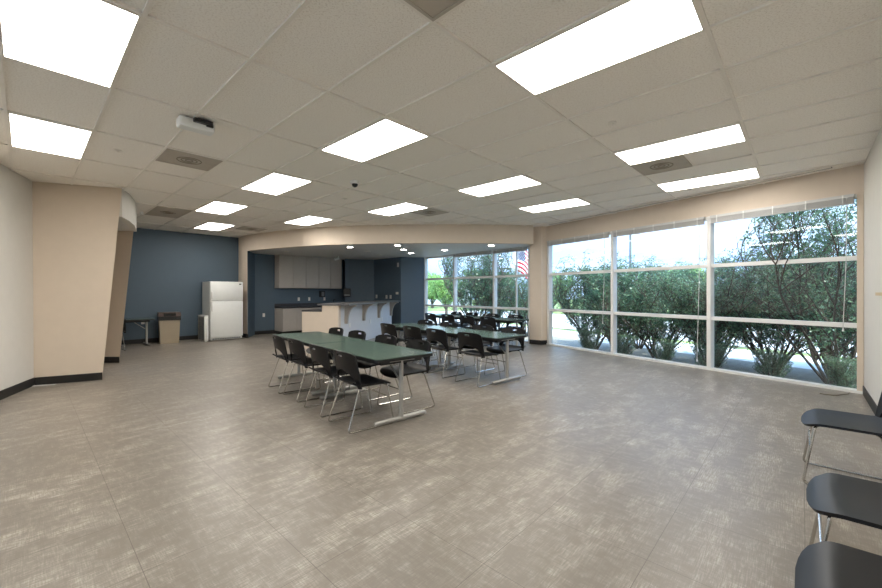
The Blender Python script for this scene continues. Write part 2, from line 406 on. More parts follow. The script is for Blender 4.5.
def blind(P, D, Nn, a, bb, zt, label, cord=None, hgt=.075, nclip=4):
    r = empty('window_blind', (*(P+D*a), zt), 0, label, 'blind', 'raised blinds at the window heads')
    r.rotation_euler = (0, 0, math.atan2(D.y, D.x)); Lb = bb-a
    sgn = 1 if Vector((-D.y, D.x)).dot(Nn) > 0 else -1
    MB().box((Lb/2, sgn*.035, -.022), (Lb-.03, .055, .04)).build('headrail', M['blind'], r)
    st = MB()
    n = max(4, int(hgt/.006))
    for k in range(n): st.box((Lb/2, sgn*.035, -.046-k*.006), (Lb-.05, .05, .0035))
    st.box((Lb/2, sgn*.035, -.05-n*.006), (Lb-.05, .05, .012))
    st.build('slat_stack', M['blind'], r)
    for k in range(nclip):
        x = .12+(Lb-.24)*k/(nclip-1)
        MB().box((x, sgn*.066, -.03-hgt/2), (.014, .004, hgt+.05)).build('strap', M['white'], r)
    if cord:
        xc, zl = cord
        c = MB().tube([(xc, sgn*.07, -.04), (xc+.005, sgn*.075, -zl*.5), (xc+.03, sgn*.09, -zl)], .005, 6).build('cord', M['blind'], r)
        MB().tube([(xc+.03, sgn*.09, -zl+.0), (xc+.03, sgn*.09, -zl-.05)], [.004, .013], 8).build('tassel', M['white'], c)
blind(C1, WD, WN, .06, 1.79, 2.60, 'raised white blind over the window bay nearest the right wall', (.08, 1.75), nclip=5)
blind(C1, WD, WN, 1.85, 3.64, 2.60, 'raised white blind over the middle window bay, with a long hanging cord', (.08, 2.42), nclip=5)
blind(C1, WD, WN, 3.70, 5.48, 2.60, 'raised white blind over the window bay beside the corner pillar', (.10, 1.9), nclip=5)
blind(K2, W2D, W2N, .06, 1.21, SZ, 'short raised blind left of the pillar, in front of the flag', None, .05, 3)
blind(K2, W2D, W2N, 1.27, 2.85, SZ, 'raised blind over the second bay behind the rear table row', None, .05)

# ------------------------------------------------------------------ ceiling lights
def frame_ring(g, hl, hw, w, z0, z1):
    for s in (-1, 1):
        g.box((s*(hl-w/2), 0, (z0+z1)/2), (w, 2*hw, z1-z0)); g.box((0, s*(hw-w/2), (z0+z1)/2), (2*hl-2*w, w, z1-z0))
LA = math.atan2(DA.y, DA.x)
def make_light():
    r = empty('ceiling_light', (0, 0, CZ), 0, '', 'ceiling light', 'lit panels in the tiled ceiling')
    g = MB(); frame_ring(g, TL/2-.012, TW/2-.012, .012, -.007, .01); g.build('frame', M['tbar'], r)
    MB().box((0, 0, .003), (TL-.05, TW-.05, .012)).build('diffuser', M['light'], r)
    return r
CL = [(0, -4, 'largest ceiling light panel, at the top left corner of the picture'), (2, -4, 'lit ceiling panel above the left wall corner'),
 (0, 0, 'lit ceiling panel in the middle of the ceiling, above the nearest table row'), (2, 0, 'lit ceiling panel just beyond the central one and left of the dome camera'),
 (4, 0, 'lit ceiling panel third in the line running from the middle toward the refrigerator'), (6, 1, 'small far lit ceiling panel closest to the blue wall'),
 (4, 3, 'lit ceiling panel nearest the curved bulkhead, above the upper cabinets'), (2, 4, 'lit ceiling panel beside the square vent near the bulkhead'),
 (0, 4, 'lit ceiling panel above the middle table row'), (0, 7, 'long thin lit ceiling panel above the corner pillar'),
 (-2, 0, 'big lit ceiling panel at the top right of centre'), (-2, 4, 'lit ceiling panel with a grey vent along its far side'), (-2, 7, 'lit ceiling panel closest to the large windows'),
 (-2, -4, 'unseen light panel added behind the camera near the right wall'), (2, -8, 'unseen light panel added behind the camera over the left floor'), (0, -8, 'unseen light panel added behind the camera in the middle')]  # last three panels are made up, added out of view to brighten the room
L0 = None
for i, j, lb in CL:
    c = gp(i+.5, j+.5)
    if L0 is None: L0 = make_light(); o = L0; o.location = (c.x, c.y, CZ); o.rotation_euler = (0, 0, LA); o['label'] = lb
    else: dup(L0, (c.x, c.y, CZ), LA, lb)

# vents  (i0,i1,j0,j1)
def vent(i0, i1, j0, j1, label):
    c = gp((i0+i1)/2, (j0+j1)/2); hl = (i1-i0)*TL/2; hw = (j1-j0)*TW/2
    r = empty('ceiling_vent', (c.x, c.y, CZ), LA, label, 'vent', 'air vents in the ceiling grid')
    g = MB(); frame_ring(g, hl-.012, hw-.012, .02, -.007, .01); g.build('frame', M['vent'], r)
    MB().box((0, 0, .004), (2*hl-.06, 2*hw-.06, .01)).build('face_plate', M['vent'], r)
    k = MB()
    for q in range(3):
        rr_ = .04+q*.045
        pts = [(rr_*math.cos(a*PI/12), rr_*math.sin(a*PI/12), -.002) for a in range(25)]
        k.tube(pts, .006, 5)
    k.build('louver_ring', M['ventdark'], r, True)
vent(2, 2.5, -2, -1, 'square grey ceiling vent behind the white box near the left')
vent(5, 6, -1, 0, 'long ceiling vent nearest the tilted left pier')
vent(6, 6.5, 2.3, 3.3, 'far ceiling vent close to the bulkhead above the refrigerator')
vent(-1.5, -1, -2, -1, 'brown-grey ceiling vent cut off by the top edge of the picture')
vent(2, 2.5, 5, 6, 'square ceiling vent beside the lit panel in front of the bulkhead')
vent(-1.5, -1, 5, 6, 'ceiling vent touching the far side of a lit panel on the right')
# slot diffuser along the windows
r = empty('slot_diffuser', (*(C1+WN*.2), CZ), math.atan2(WD.y, WD.x), 'long dark slot air diffuser in the ceiling along the large windows', 'vent')
MB().box((2.75, 0, -.001), (5.0, .035, .012)).build('slot', M['dark'], r)
g = MB(); g.box((2.75, .03, -.003), (5.0, .02, .014)); g.box((2.75, -.03, -.003), (5.0, .02, .014)); g.build('frame', M['tbar'], r)
# devices on the ceiling
c = Vector((-2.36, 3.74))
r = empty('emergency_light', (c.x, c.y, CZ), LA+PI/2, 'white box-shaped device with dark lenses mounted under the ceiling at left', 'emergency light')
MB().box((0, -.01, -.045), (.30, .13, .095), bevel=.018).build('housing', M['white'], r)
g = MB(); g.box((-.04, .075, -.02), (.16, .05, .035), bevel=.006); g.box((-.10, .06, -.035), (.06, .03, .03), bevel=.005); g.build('lens', M['dark'], r)
c = Vector((-1.29, 5.81))
r = empty('dome_camera', (c.x, c.y, CZ), 0, 'small round dome security camera with black lens under the ceiling', 'camera')
MB().cyl((0, 0), .065, -.03, .012, r2=.07).build('base', M['white'], r, True)
g = MB(); bmesh.ops.create_uvsphere(g.bm, u_segments=16, v_segments=10, radius=.045); bmesh.ops.translate(g.bm, vec=(0, 0, -.035), verts=g.bm.verts); g.build('lens', M['dark'], r, True)
def sprinkler(x, y, lb, z=CZ):
    r = empty('ceiling_sprinkler', (x, y, z), 0, lb, 'sprinkler', 'sprinkler heads in the ceiling')
    MB().cyl((0, 0), .04, -.006, .002).build('escutcheon', M['tbar'], r, True)
    MB().cyl((0, 0), .014, -.014, -.005, 10).build('head', M['tbar'], r, True)
for x, y, lb in ((-3.77, 4.53, 'flush sprinkler cap in the ceiling above the left wall'), (1.67, 3.79, 'flush sprinkler cap in the ceiling at the right of centre'),
                 (-1.70, 6.86, 'small sprinkler cap just beyond the dome camera'), (-2.62, 7.77, 'sprinkler head in front of the farthest central lit panel'),
                 (.32, 8.97, 'sprinkler cap near the bulkhead above the rear tables'), (4.02, 6.26, 'sprinkler cap beside the lit panel closest to the windows')):
    sprinkler(x, y, lb)
r = empty('wall_sensor', (-6.02, 7.74, 2.90), 0, 'tiny white sensor at the ceiling corner of the left pier', 'sensor')
MB().box((.03, .02, 0), (.05, .05, .06), bevel=.01).build('housing', M['white'], r)

# downlights in the kitchen soffit
def sp(x, y): d = 388*(SZ-H)/(292.6-y); return ((x-441)/388*d, d)
dl = [((-4.5, 11.34), 0, 'dim recessed downlight over the upper cabinets'), ((-2.41, 10.28), 1, 'recessed downlight over the near end of the bar'),
      ((-2.14, 11.28), 0, 'unlit recessed downlight behind the first one over the bar'), ((-1.11, 9.91), 1, 'recessed downlight closest to the middle of the bulkhead'),
      ((-1.05, 10.89), 1, 'second recessed downlight behind the bulkhead middle'), ((-.92, 11.86), 1, 'third and farthest recessed downlight before the lit blue wall end'),
      ((-1.96, 12.4), 0, 'unlit recessed downlight deep over the bar'), ((.108, 11.02), 1, 'recessed downlight over the left end of the rear table row'), ((1.29, 9.93), 1, 'recessed downlight nearest the corner pillar')]
for (x, y), on, lb in dl:
    r = empty('downlight', (x, y, SZ), 0, lb, 'downlight', 'recessed downlights under the curved bulkhead')
    g = MB()
    g.loft([(.095*math.cos(k*PI/12), .095*math.sin(k*PI/12), -.006) for k in range(24)], [(.1*math.cos(k*PI/12), .1*math.sin(k*PI/12), .002) for k in range(24)])
    g.build('trim_ring', M['white'], r, True)
    MB().cyl((0, 0), .075, -.010, -.004).build('lens', M['down'] if on else M['tbar'], r, True)
r = empty('security_camera', (-3.42, 12.9, SZ), .5, 'small white spotlight-like camera hanging from the soffit by the cabinets', 'camera')
MB().cyl((0, 0), .03, -.06, 0, 12).build('mount', M['white'], r, True)
MB().tube([(-.13, 0, -.12), (.03, 0, -.07)], [.045, .035], 12).build('body', M['white'], r, True)

# ------------------------------------------------------------------ chairs
def shell(rows, thick):
    """rows: grid of points; solid sheet with thickness"""
    bm = bmesh.new()
    vs = [[bm.verts.new(p) for p in row] for row in rows]
    fs = []
    for a, b_ in zip(vs, vs[1:]):
        for k in range(len(a)-1): fs.append(bm.faces.new((a[k], a[k+1], b_[k+1], b_[k])))
    return bm, vs, fs
SH = .432
def make_chair():
    r = empty('stacking_chair', (0, 0, 0), 0, '', 'chair')
    # seat : rounded, dished, waterfall front; facing +y
    n, mm = 20, 20; rows = []
    for a in range(mm+1):
        v = (a/mm)*.5 + .5*math.sin(a/mm*PI/2)
        if a >= mm-4: v = [.93, .965, .986, .996, 1.0][a-mm+4]
        y = -.205+.45*v
        wv = .242
        if v > .72: q = (v-.72)/.28; wv = .242*(1-min(.992, q)**3.2)**.36
        if v < .15: q = (.15-v)/.15; wv = .242*(1-.12*q*q)
        row = []
        for k in range(n+1):
            u = -1+2*k/n
            z = SH+.006*u*u*(1-v)-.010*(1-u*u)*math.sin(PI*min(1, v*1.1))
            if v > .75: z -= .045*((v-.75)/.25)**2
            if v < .18: z += .03*((.18-v)/.18)**2
            yy = y
            row.append((u*wv, yy, z))
        rows.append(row)
    bm, vs, fs = shell(rows, .016)
    bmesh.ops.recalc_face_normals(bm, faces=bm.faces)
    bmesh.ops.solidify(bm, geom=bm.faces[:], thickness=.016)
    g = MB(); g.bm.free(); g.bm = bm; g.build('seat', M['chair'], r, True)
    # backrest with arched opening below and hand slot above
    def yb(z, u): t = (z-SH)/.33; return -.20-.05*t-.012*t*t+.05*u*u
    n = 28; top_z = .745
    bm = bmesh.new(); grid = []
    for k in range(n+1):
        u = -1+2*k/n
        tz = top_z-.020*abs(u)**3-.012*max(0, abs(u)-.85)/.15
        lo = SH-.03 if abs(u) > .84 else SH-.01+.14*(1-(u/.84)**2)**.55
        s0, s1 = .692, .716
        zs = [lo+(s0-lo)*q/9 for q in range(10)]+[s1]+[s1+(tz-s1)*q/2 for q in (1, 2)]
        w = .222*(1-.06*abs((tz-SH)))
        col = []
        for z in zs:
            ww = .252-.016*((z-SH)/.33)
            if z > .70: ww *= 1-.05*((z-.70)/.045)**2
            col.append(bm.verts.new((u*ww, yb(z, u), z)))
        grid.append(col)
    for k in range(n):
        um = -1+2*(k+.5)/n
        for q in range(12):
            if q == 9 and abs(um) < .20: continue
            bm.faces.new((grid[k][q], grid[k+1][q], grid[k+1][q+1], grid[k][q+1]))
    bmesh.ops.recalc_face_normals(bm, faces=bm.faces)
    bmesh.ops.solidify(bm, geom=bm.faces[:], thickness=.014)
    g = MB(); g.bm.free(); g.bm = bm; g.build('backrest', M['chair'], r, True)
    for s in (-1, 1):
        def rc(p0, p1, p2, rad=.035, k=4):
            p0, p1, p2 = map(Vector, (p0, p1, p2)); a = p1+(p0-p1).normalized()*rad; c = p1+(p2-p1).normalized()*rad
            return [a*(1-t)**2+p1*2*t*(1-t)+c*t*t for t in [i/k for i in range(k+1)]]
        A = (s*.15, .15, SH-.03); Bq = (s*.195, .175, SH-.035); C_ = (s*.225, .235, .008); D_ = (s*.225, -.265, .008); E_ = (s*.19, -.13, SH-.035); F_ = (s*.15, -.11, SH-.03)
        pts = [A]+rc(A, Bq, C_, .02)+rc(Bq, C_, D_)+rc(C_, D_, E_)+rc(D_, E_, F_, .02)+[F_]
        MB().tube(pts, .0075, 8).build('leg', M['chrome'], r, True)
    g = MB()
    g.tube([(-.16, .15, SH-.03), (.16, .15, SH-.03)], .0075); g.tube([(-.16, -.11, SH-.03), (.16, -.11, SH-.03)], .0075)
    g.box((.10, 0, SH-.022), (.02, .24, .012)); g.box((-.10, 0, SH-.022), (.02, .24, .012))
    g.tube([(-.212, .185, .15+.03), (.212, .185, .15+.03)], .006) if False else None
    g.build('seat_frame', M['chrome'], r, True)
    MB().tube([(-.205, .20, .265), (.205, .20, .265)], .006).build('crossbar', M['chrome'], r, True)
    return r
chair0 = make_chair(); first = [True]
def place_chair(x, y, rz, label, group):
    if first[0]:
        first[0] = False; chair0.location = (x, y, 0); chair0.rotation_euler = (0, 0, rz); chair0['label'] = label; chair0['group'] = group; return chair0
    return dup(chair0, (x, y, 0), rz, label, group)

# ------------------------------------------------------------------ folding tables
TZ = .676; TLn = 1.48; TWd = .72
def make_table():
    r = empty('folding_table', (0, 0, 0), 0, '', 'table')       # long axis = local x, origin centre
    def rr(hx, hy, rad):
        p = []
        for cx, cy, a in ((hx-rad, hy-rad, 0), (-hx+rad, hy-rad, PI/2), (-hx+rad, -hy+rad, PI), (hx-rad, -hy+rad, 1.5*PI)):
            p += arc((cx, cy), rad, a, a+PI/2, 6)
        return p
    MB().prism(rr(TLn/2-.006, TWd/2-.006, .05), TZ-.006, TZ).build('tabletop', M['green'], r)
    MB().prism(rr(TLn/2, TWd/2, .055), TZ-.034, TZ-.005).build('edge_band', M['blackedge'], r)
    g = MB()
    for s in (-1, 1):
        g.box((0, s*.24, TZ-.055), (1.30, .02, .045)); g.box((s*.64, 0, TZ-.055), (.02, .5, .045))
    g.build('apron', M['blackedge'], r)
    for s in (-1, 1):
        x = s*(TLn/2-.11)
        leg = MB().tube([(x, 0, .035), (x, 0, TZ-.035)], .024, 14).build('leg', M['alu'], r, True)
        MB().tube([(x, -.31, .03), (x, -.29, .036), (x, .29, .036), (x, .31, .03)], [.02, .026, .026, .02], 12).build('foot', M['alu'], leg, True)
        MB().tube([(x-s*.01, 0, .40), (x-s*.30, 0, TZ-.045)], .009, 8).build('brace', M['alu'], leg, True)
        k = MB(); k.box((x, 0, TZ-.045), (.06, .30, .022)); k.build('leg_bracket', M['alu'], leg)
    return r
T = Vector((-.655, .756)).normalized(); NN = Vector((.756, .655)).normalized()
TA = math.atan2(T.y, T.x)
table0 = make_table(); tf = [True]
def place_table(c, ang, label, group):
    if tf[0]:
        tf[0] = False; table0.location = (c.x, c.y, 0); table0.rotation_euler = (0, 0, ang); table0['label'] = label
        if group: table0['group'] = group
        return
    dup(table0, (c.x, c.y, 0), ang, label, group)
rows = [
 (Vector((-.335, 3.87)), [.34, .96, 1.68, 2.22], [.5, 1.2, 1.98, 2.65], 'nearest row'),
 (Vector((1.04, 5.60)), [.375, 1.12, 1.79, 2.50], [.417, 1.09, 1.98, 2.71], 'middle row'),
 (Vector((1.85, 9.01)), [.564, 1.25, 2.0, 2.7], [.57, 1.33, 2.1, 2.75], 'rear row'),
]
pos = ['closest to the camera', 'second from the camera', 'third from the camera', 'farthest from the camera']
random.seed(3)
for ri, (E0, Ls, Rs, nm) in enumerate(rows):
    lab = {0: ('green folding table at the front of the nearest row, with chairs tucked in', 'green folding table at the kitchen end of the nearest row'),
           1: ('folding table at the front of the middle row, its top reflecting the window', 'folding table at the kitchen end of the middle row'),
           2: ('folding table at the front of the rear row, close to the corner pillar', 'folding table at the far left end of the rear row')}[ri]
    for k in range(2):
        place_table(E0+T*(TLn/2+k*(TLn+.026)), TA, lab[k], 'folding tables set in three rows')
    for k, s in enumerate(Ls):
        a = random.uniform(-.04, .04); p = E0+T*s-NN*(.31+random.uniform(-.01, .02))
        place_chair(p.x, p.y, TA-PI+a if False else math.atan2(NN.y, NN.x)-PI/2+a, 'black chair on the left of the %s of tables, %s' % (nm, pos[k]), 'black chairs around the tables')
    for k, s in enumerate(Rs):
        a = random.uniform(-.04, .04); p = E0+T*s+NN*(.33+random.uniform(-.01, .02))
        place_chair(p.x, p.y, math.atan2(NN.y, NN.x)+PI/2+a, 'black chair on the right of the %s of tables, %s' % (nm, pos[k]), 'black chairs around the tables')
# chairs along the right wall, facing away from it
for bc, lb in ((3.86, 'black chair by the right wall, the farthest of the three, near the window corner'), (2.44, 'black chair by the right wall, middle one of the three'), (1.70, 'black chair by the right wall, nearest, cut off by the bottom edge')):
    foot = {3.86: .008, 2.44: .03}.get(bc, .0)                       # coordinate of the front feet across the wall
    q = DB*bc + RN*(foot+.225)
    place_chair(q.x, q.y, math.atan2(-RN.y, -RN.x)-PI/2, lb, 'black chairs lined up by the right wall')
# table and chair by the blue wall
fc = Vector((-7.30, 9.62))
place_table(fc-DB*(TLn/2-.11), math.atan2(DB.y, DB.x), 'dark folding table by the blue wall, partly hidden behind the left pier', None)
place_chair(-7.38, 8.66, math.atan2(DA.y, DA.x)-PI/2, 'chair at the table by the blue wall, mostly hidden by the pier', None)

# ------------------------------------------------------------------ refrigerator etc.
BA = math.atan2(DB.y, DB.x)
F0 = Vector((-6.18, 10.40))       # front left bottom corner
r = empty('refrigerator', (F0.x, F0.y, 0), BA, 'white top-freezer refrigerator against the blue wall beside the pier', 'refrigerator')
w = .83; dpt = .70
MB().box((w/2, .06+dpt/2, .03+.79), (w-.01, dpt-.06, 1.58), bevel=.01).build('body', M['fridge'], r)
d1 = MB().box((w/2, .03, 1.355), (w, .06, .515), bevel=.012).build('freezer_door', M['fridge'], r, True)
d2 = MB().box((w/2, .03, .59), (w, .06, .99), bevel=.012).build('refrigerator_door', M['fridge'], r, True)
MB().box((.04, -.018, 1.24), (.035, .03, .20), bevel=.01).build('handle', M['white'], d1, True)
MB().box((.04, -.018, .93), (.035, .03, .26), bevel=.01).build('handle', M['white'], d2, True)
MB().box((w-.08, -.002, 1.545), (.05, .006, .03)).build('badge', M['dark'], d1)
g = MB()
for k in range(12): g.box((.08+k*.06, .02, .05), (.045, .02, .03))
g.build('grille', M['grille'], r)
MB().box((w/2, .05, .05), (w-.04, .04, .06)).build('kick_plate', M['white'], r)
# box fan beside it
p0 = F0 - DB*.10 - DA*.02
r = empty('box_fan', (p0.x, p0.y, 0), LA, 'white box fan standing at the left side of the refrigerator', 'fan')
hh = .70
g = MB()
g.box((.02, 0, hh/2), (.04, .10, hh), bevel=.008); g.box((.54, 0, hh/2), (.04, .10, hh), bevel=.008)
g.box((.28, 0, .025), (.56, .10, .05), bevel=.008); g.box((.28, 0, hh-.02), (.56, .10, .04), bevel=.008)
g.build('frame', M['white'], r, True)
g = MB()
for k in range(17): g.box((.05+k*.03, .05, hh/2), (.006, .006, hh-.08))
for k in range(9): g.box((.28, .052, .08+k*.07), (.50, .006, .006))
for k in range(17): g.box((.05+k*.03, -.05, hh/2), (.006, .006, hh-.08))
g.build('grille', M['grille'], r)
g = MB()
for k in range(5):
    a = k*2*PI/5
    g.box((.28+.13*math.cos(a), 0, hh/2+.13*math.sin(a)), (.2, .01, .09), ry=-a, rx=0)
g.tube([(.28, -.03, hh/2), (.28, .03, hh/2)], .05, 14)
g.build('blade', M['grille'], r)
# trash bin
T0 = Vector((-7.13, 9.82))
r = empty('trash_bin', (T0.x, T0.y, 0), BA-.12, 'tan rectangular trash bin with brown lid and black bag by blue wall', 'trash bin')
bw, bd = .44, .42
def rect(x0, x1, y0, y1, z): return [(x0, y0, z), (x1, y0, z), (x1, y1, z), (x0, y1, z)]
MB().loft(rect(.02, bw-.02, .02, bd-.02, 0), rect(0, bw, 0, bd, .66)).build('bin_body', M['bintan'], r)
g = MB(); g.loft(rect(-.02, bw+.02, -.02, bd+.02, .60), rect(-.015, bw+.015, -.015, bd+.015, .70)); g.build('bin_bag', M['bag'], r)
g = MB(); g.loft(rect(-.025, bw+.025, -.025, bd+.025, .70), rect(-.01, bw+.01, -.01, bd+.01, .80)); g.build('lid', M['binlid'], r)
MB().box((bw/2, -.022, .745), (.26, .02, .07)).build('flap', M['bag'], r)

# outlets and switches on walls
def plate(p, nrm, z, label, cat='outlet', name='wall_outlet', size=(.075, .115), group='outlets and switches', mat='white', dark=True):
    n = Vector(nrm).normalized(); a = math.atan2(n.y, n.x)-PI/2
    r = empty(name, (p[0], p[1], z), a, label, cat, group)
    MB().box((0, .004, 0), (size[0], .008, size[1]), bevel=.002).build('cover_plate', M[mat], r)
    g = MB()
    for s in (-1, 1): g.box((0, .009, s*size[1]*.2), (size[0]*.4, .004, size[1]*.2))
    g.build('socket', M['tbar'], r)
bn = -DA
q = BLUE0-DB*2.02
plate(BLUE0-DB*2.30, bn, .55, 'white wall outlet on the blue wall under the folding table')
for t, z, lb in ((.94-.62-.66, .60, 'white outlet low on the dark blue kitchen wall left of the base cabinet'),
              (.82, 1.09, 'white outlet above the kitchen counter, leftmost'), (1.20, 1.09, 'white outlet above the kitchen counter, middle'), (1.78, 1.09, 'white outlet above the kitchen counter, right, below the dispenser')):
    plate(BL+DB*t, bn, z, lb)
kd = (Vector((-1.36, 13.2))-Vector((-2.47, 14.26))).normalized(); kn = Vector((kd.y, -kd.x))
if kn.dot(Vector((0, -1))) < 0: kn = -kn
for t, z, lb in ((.17, 1.17, 'beige switch plate on the dark kitchen wall above the bar, left'), (.75, 1.16, 'beige double switch plate on the dark kitchen wall above the bar'), (.98, 1.16, 'beige single switch plate nearest the wall edge')):
    plate(Vector((-2.47, 14.26))+kd*t, kn, z, lb, 'switch', 'wall_switch', (.10, .13))
plate(Vector((-2.47, 14.26))+kd*1.38, kn, 2.26, 'small white sensor high on the dark wall near its edge', 'sensor', 'wall_sensor', (.10, .15), None)
plate(Vector((-2.47, 14.26))+kd*1.33, kn, 1.29, 'small pale thermostat on the dark wall above the switches', 'thermostat', 'thermostat', (.14, .08), None)

# ------------------------------------------------------------------ kitchen cabinets
UC = BL - DA*.33
def cab_front(r, x0, x1, z0, z1, hs=None, name='door', y=-.018):
    d = MB().box(((x0+x1)/2, y, (z0+z1)/2), (x1-x0-.013, .018, z1-z0-.010), bevel=.002).build(name, M['laminate'], r)
    if hs:
        hx, hz, horiz = hs
        MB().tube([(hx-(.05 if horiz else 0), y-.012, hz-(0 if horiz else .05)), (hx-(.05 if horiz else 0), y-.03, hz-(0 if horiz else .05)), (hx+(.05 if horiz else 0), y-.03, hz+(0 if horiz else .05)), (hx+(.05 if horiz else 0), y-.012, hz+(0 if horiz else .05))], .005, 6).build('handle', M['alu'], d, True)
ux = 0
for wd_, nd, lb in ((.90, 2, 'grey upper kitchen cabinet with two doors, leftmost'), (.47, 1, 'grey upper kitchen cabinet with one door, in the middle'), (.90, 2, 'grey upper kitchen cabinet with two doors, right, above the dispenser')):
    p = UC+DB*ux
    r = empty('wall_cabinet', (p.x, p.y, 1.455), BA, lb, 'cabinet', 'upper kitchen cabinets')
    ht = SZ-1.455-.004
    MB().box((wd_/2, .162, ht/2), (wd_, .32, ht)).build('body', M['laminate'], r)
    for k in range(nd): cab_front(r, wd_*k/nd, wd_*(k+1)/nd, 0, ht, ((wd_*k/nd+(.04 if k else wd_/nd-.04)), .09, False), y=-.008)
    ux += wd_
BC = BL - DA*.60
bx = 0
for wd_, nd, lb in ((.90, 2, 'grey kitchen base cabinet with a drawer and two doors, left end of counter'), (.60, 1, 'grey kitchen base cabinet second from the left, behind the bar')):
    p = BC+DB*bx
    r = empty('base_cabinet', (p.x, p.y, 0), BA, lb, 'cabinet', 'kitchen base cabinets')
    MB().box((wd_/2, .30, .09+.36), (wd_, .58, .72)).build('body', M['laminate'], r)
    MB().box((wd_/2, .33, .045), (wd_, .5, .09)).build('toe_kick', M['baseboard'], r)
    cab_front(r, 0, wd_, .66, .805, (wd_/2, .735, True), 'drawer', y=0)
    for k in range(nd): cab_front(r, wd_*k/nd, wd_*(k+1)/nd, .10, .655, ((wd_*k/nd+(.04 if k else wd_/nd-.04)), .58, False), y=0)
    bx += wd_
r = empty('kitchen_counter', (BC.x, BC.y, .812), BA, 'black kitchen countertop with backsplash along the blue back wall', 'countertop')
MB().box((1.12, .29, .022), (2.24, .62, .042), bevel=.004).build('worktop', M['counter'], r)
MB().box((1.12, .588, .09), (2.24, .018, .10)).build('backsplash', M['counter'], r)
g = MB(); r2 = empty('kitchen_faucet', (*(BC+DB*2.05+DA*.45), .856), BA, 'small chrome faucet on the dark kitchen counter', 'faucet')
MB().tube([(0, 0, 0), (0, 0, .16), (0, -.04, .21), (0, -.12, .21), (0, -.15, .17)], .011, 8).build('spout', M['chrome'], r2, True)
MB().tube([(.05, 0, 0), (.05, 0, .05), (.11, -.01, .07)], .009, 8).build('tap_handle', M['chrome'], r2, True)
p = BL+DB*1.66
r = empty('soap_dispenser', (p.x, p.y, 1.17), BA, 'dark wall-mounted soap dispenser with a grey front under the cabinets', 'dispenser')
MB().box((0, -.055, .09), (.18, .10, .22), bevel=.012).build('housing', M['dark'], r)
MB().box((0, -.112, .09), (.10, .02, .15), bevel=.008).build('front_panel', M['grille'], r)
r = empty('towel_dispenser', (-3.35, 13.82, 1.17), .31, 'black paper towel dispenser on the dark blue wall right of cabinets', 'dispenser')
MB().box((0, .02, .14), (.26, .18, .30), bevel=.02).build('housing', M['dark'], r)
MB().box((0, -.075, .05), (.20, .02, .05)).build('tear_slot', M['grille'], r)

# ------------------------------------------------------------------ bar
Q0 = Vector((-2.373, 9.0)); U = Vector((.192, .981)).normalized(); O = Vector((U.y, -U.x)); BLn = 3.90
UA = math.atan2(U.y, U.x)       # local x = along the bar, local -y = outward to the dining side
r = empty('breakfast_bar', (Q0.x, Q0.y, 0), UA, 'white-fronted breakfast bar with beige end and grey raised top before kitchen', 'bar counter')
MB().box((BLn/2, .06, .505), (BLn, .10, 1.01)).build('front_panel', M['barwhite'], r)
g = MB(); g.prism([(-.02, 0), (.10, 0), (.10, .41), (-.02, .41)], 0, 1.01); g.prism([(-.02, .41), (.10, .41), (.10, .92), (-.02, .92)], 0, .86); g.build('end_panel', M['beige'], r)
MB().box((BLn/2, .12, 1.03), (BLn+.08, .80, .038), bevel=.005).build('raised_top', M['bartop'], r)
MB().box((BLn/2-.1, .66, .88), (BLn-.18, .56, .038), bevel=.005).build('lower_counter', M['counter'], r)
MB().box((BLn/2-.1, .62, .43), (BLn-.5, .48, .86)).build('cabinet_body', M['laminate'], r)
for s in (.37, 1.467, 2.62, 3.74):
    prof = [(.01, 1.01), (-.27, 1.01), (-.27, .98)]
    for k in range(1, 11):
        a = k/10*PI/2
        prof.append((-.27+.21*math.sin(a), .98-.36*(1-math.cos(a))))
    prof += [(-.055, .56), (.01, .56)]
    MB().loft([(s-.035, y, z) for y, z in prof], [(s+.035, y, z) for y, z in prof]).build('bracket', M['taupe'], r)
for s in (.62, 2.0, 2.95):
    MB().box((s, .006, .50), (.075, .012, .115)).build('outlet', M['white'], r)
MB().box((BLn/2, .005, .05), (BLn, .012, .10)).build('base_strip', M['barwhite'], r)

# right wall ledge
p = C1-DB*1.08
r = empty('wooden_rail', (p.x, p.y, 1.285), BA+PI, 'pale wooden rail on the right wall at the picture edge', 'wall rail')
MB().box((1.4, .028, .01), (2.8, .055, .04), bevel=.004).build('rail', M['wood'], r)
MB().box((.16, .02, -.03), (.05, .035, .04)).build('bracket', M['alu'], r)
# paper strip by the left baseboard, cable on floor by window corner
o = MB().prism([(-5.83+.07, 5.45), (-5.50, 5.55), (-5.48, 5.50), (-5.70, 5.40)], .001, .006).build('paper_strip', M['white'])
tag(o, 'thin white paper strip lying on the floor at the left wall corner', 'paper')
o = MB().tube([(4.90, 5.02, .006), (4.93, 4.97, .006), (4.985, 4.925, .006), (5.06, 4.94, .006), (5.16, 4.98, .006), (5.25, 5.0, .006), (5.33, 5.06, .006)], .005, 6).build('floor_cable', M['ventdark'])
tag(o, 'short dark cable lying on the floor by the window corner', 'cable')

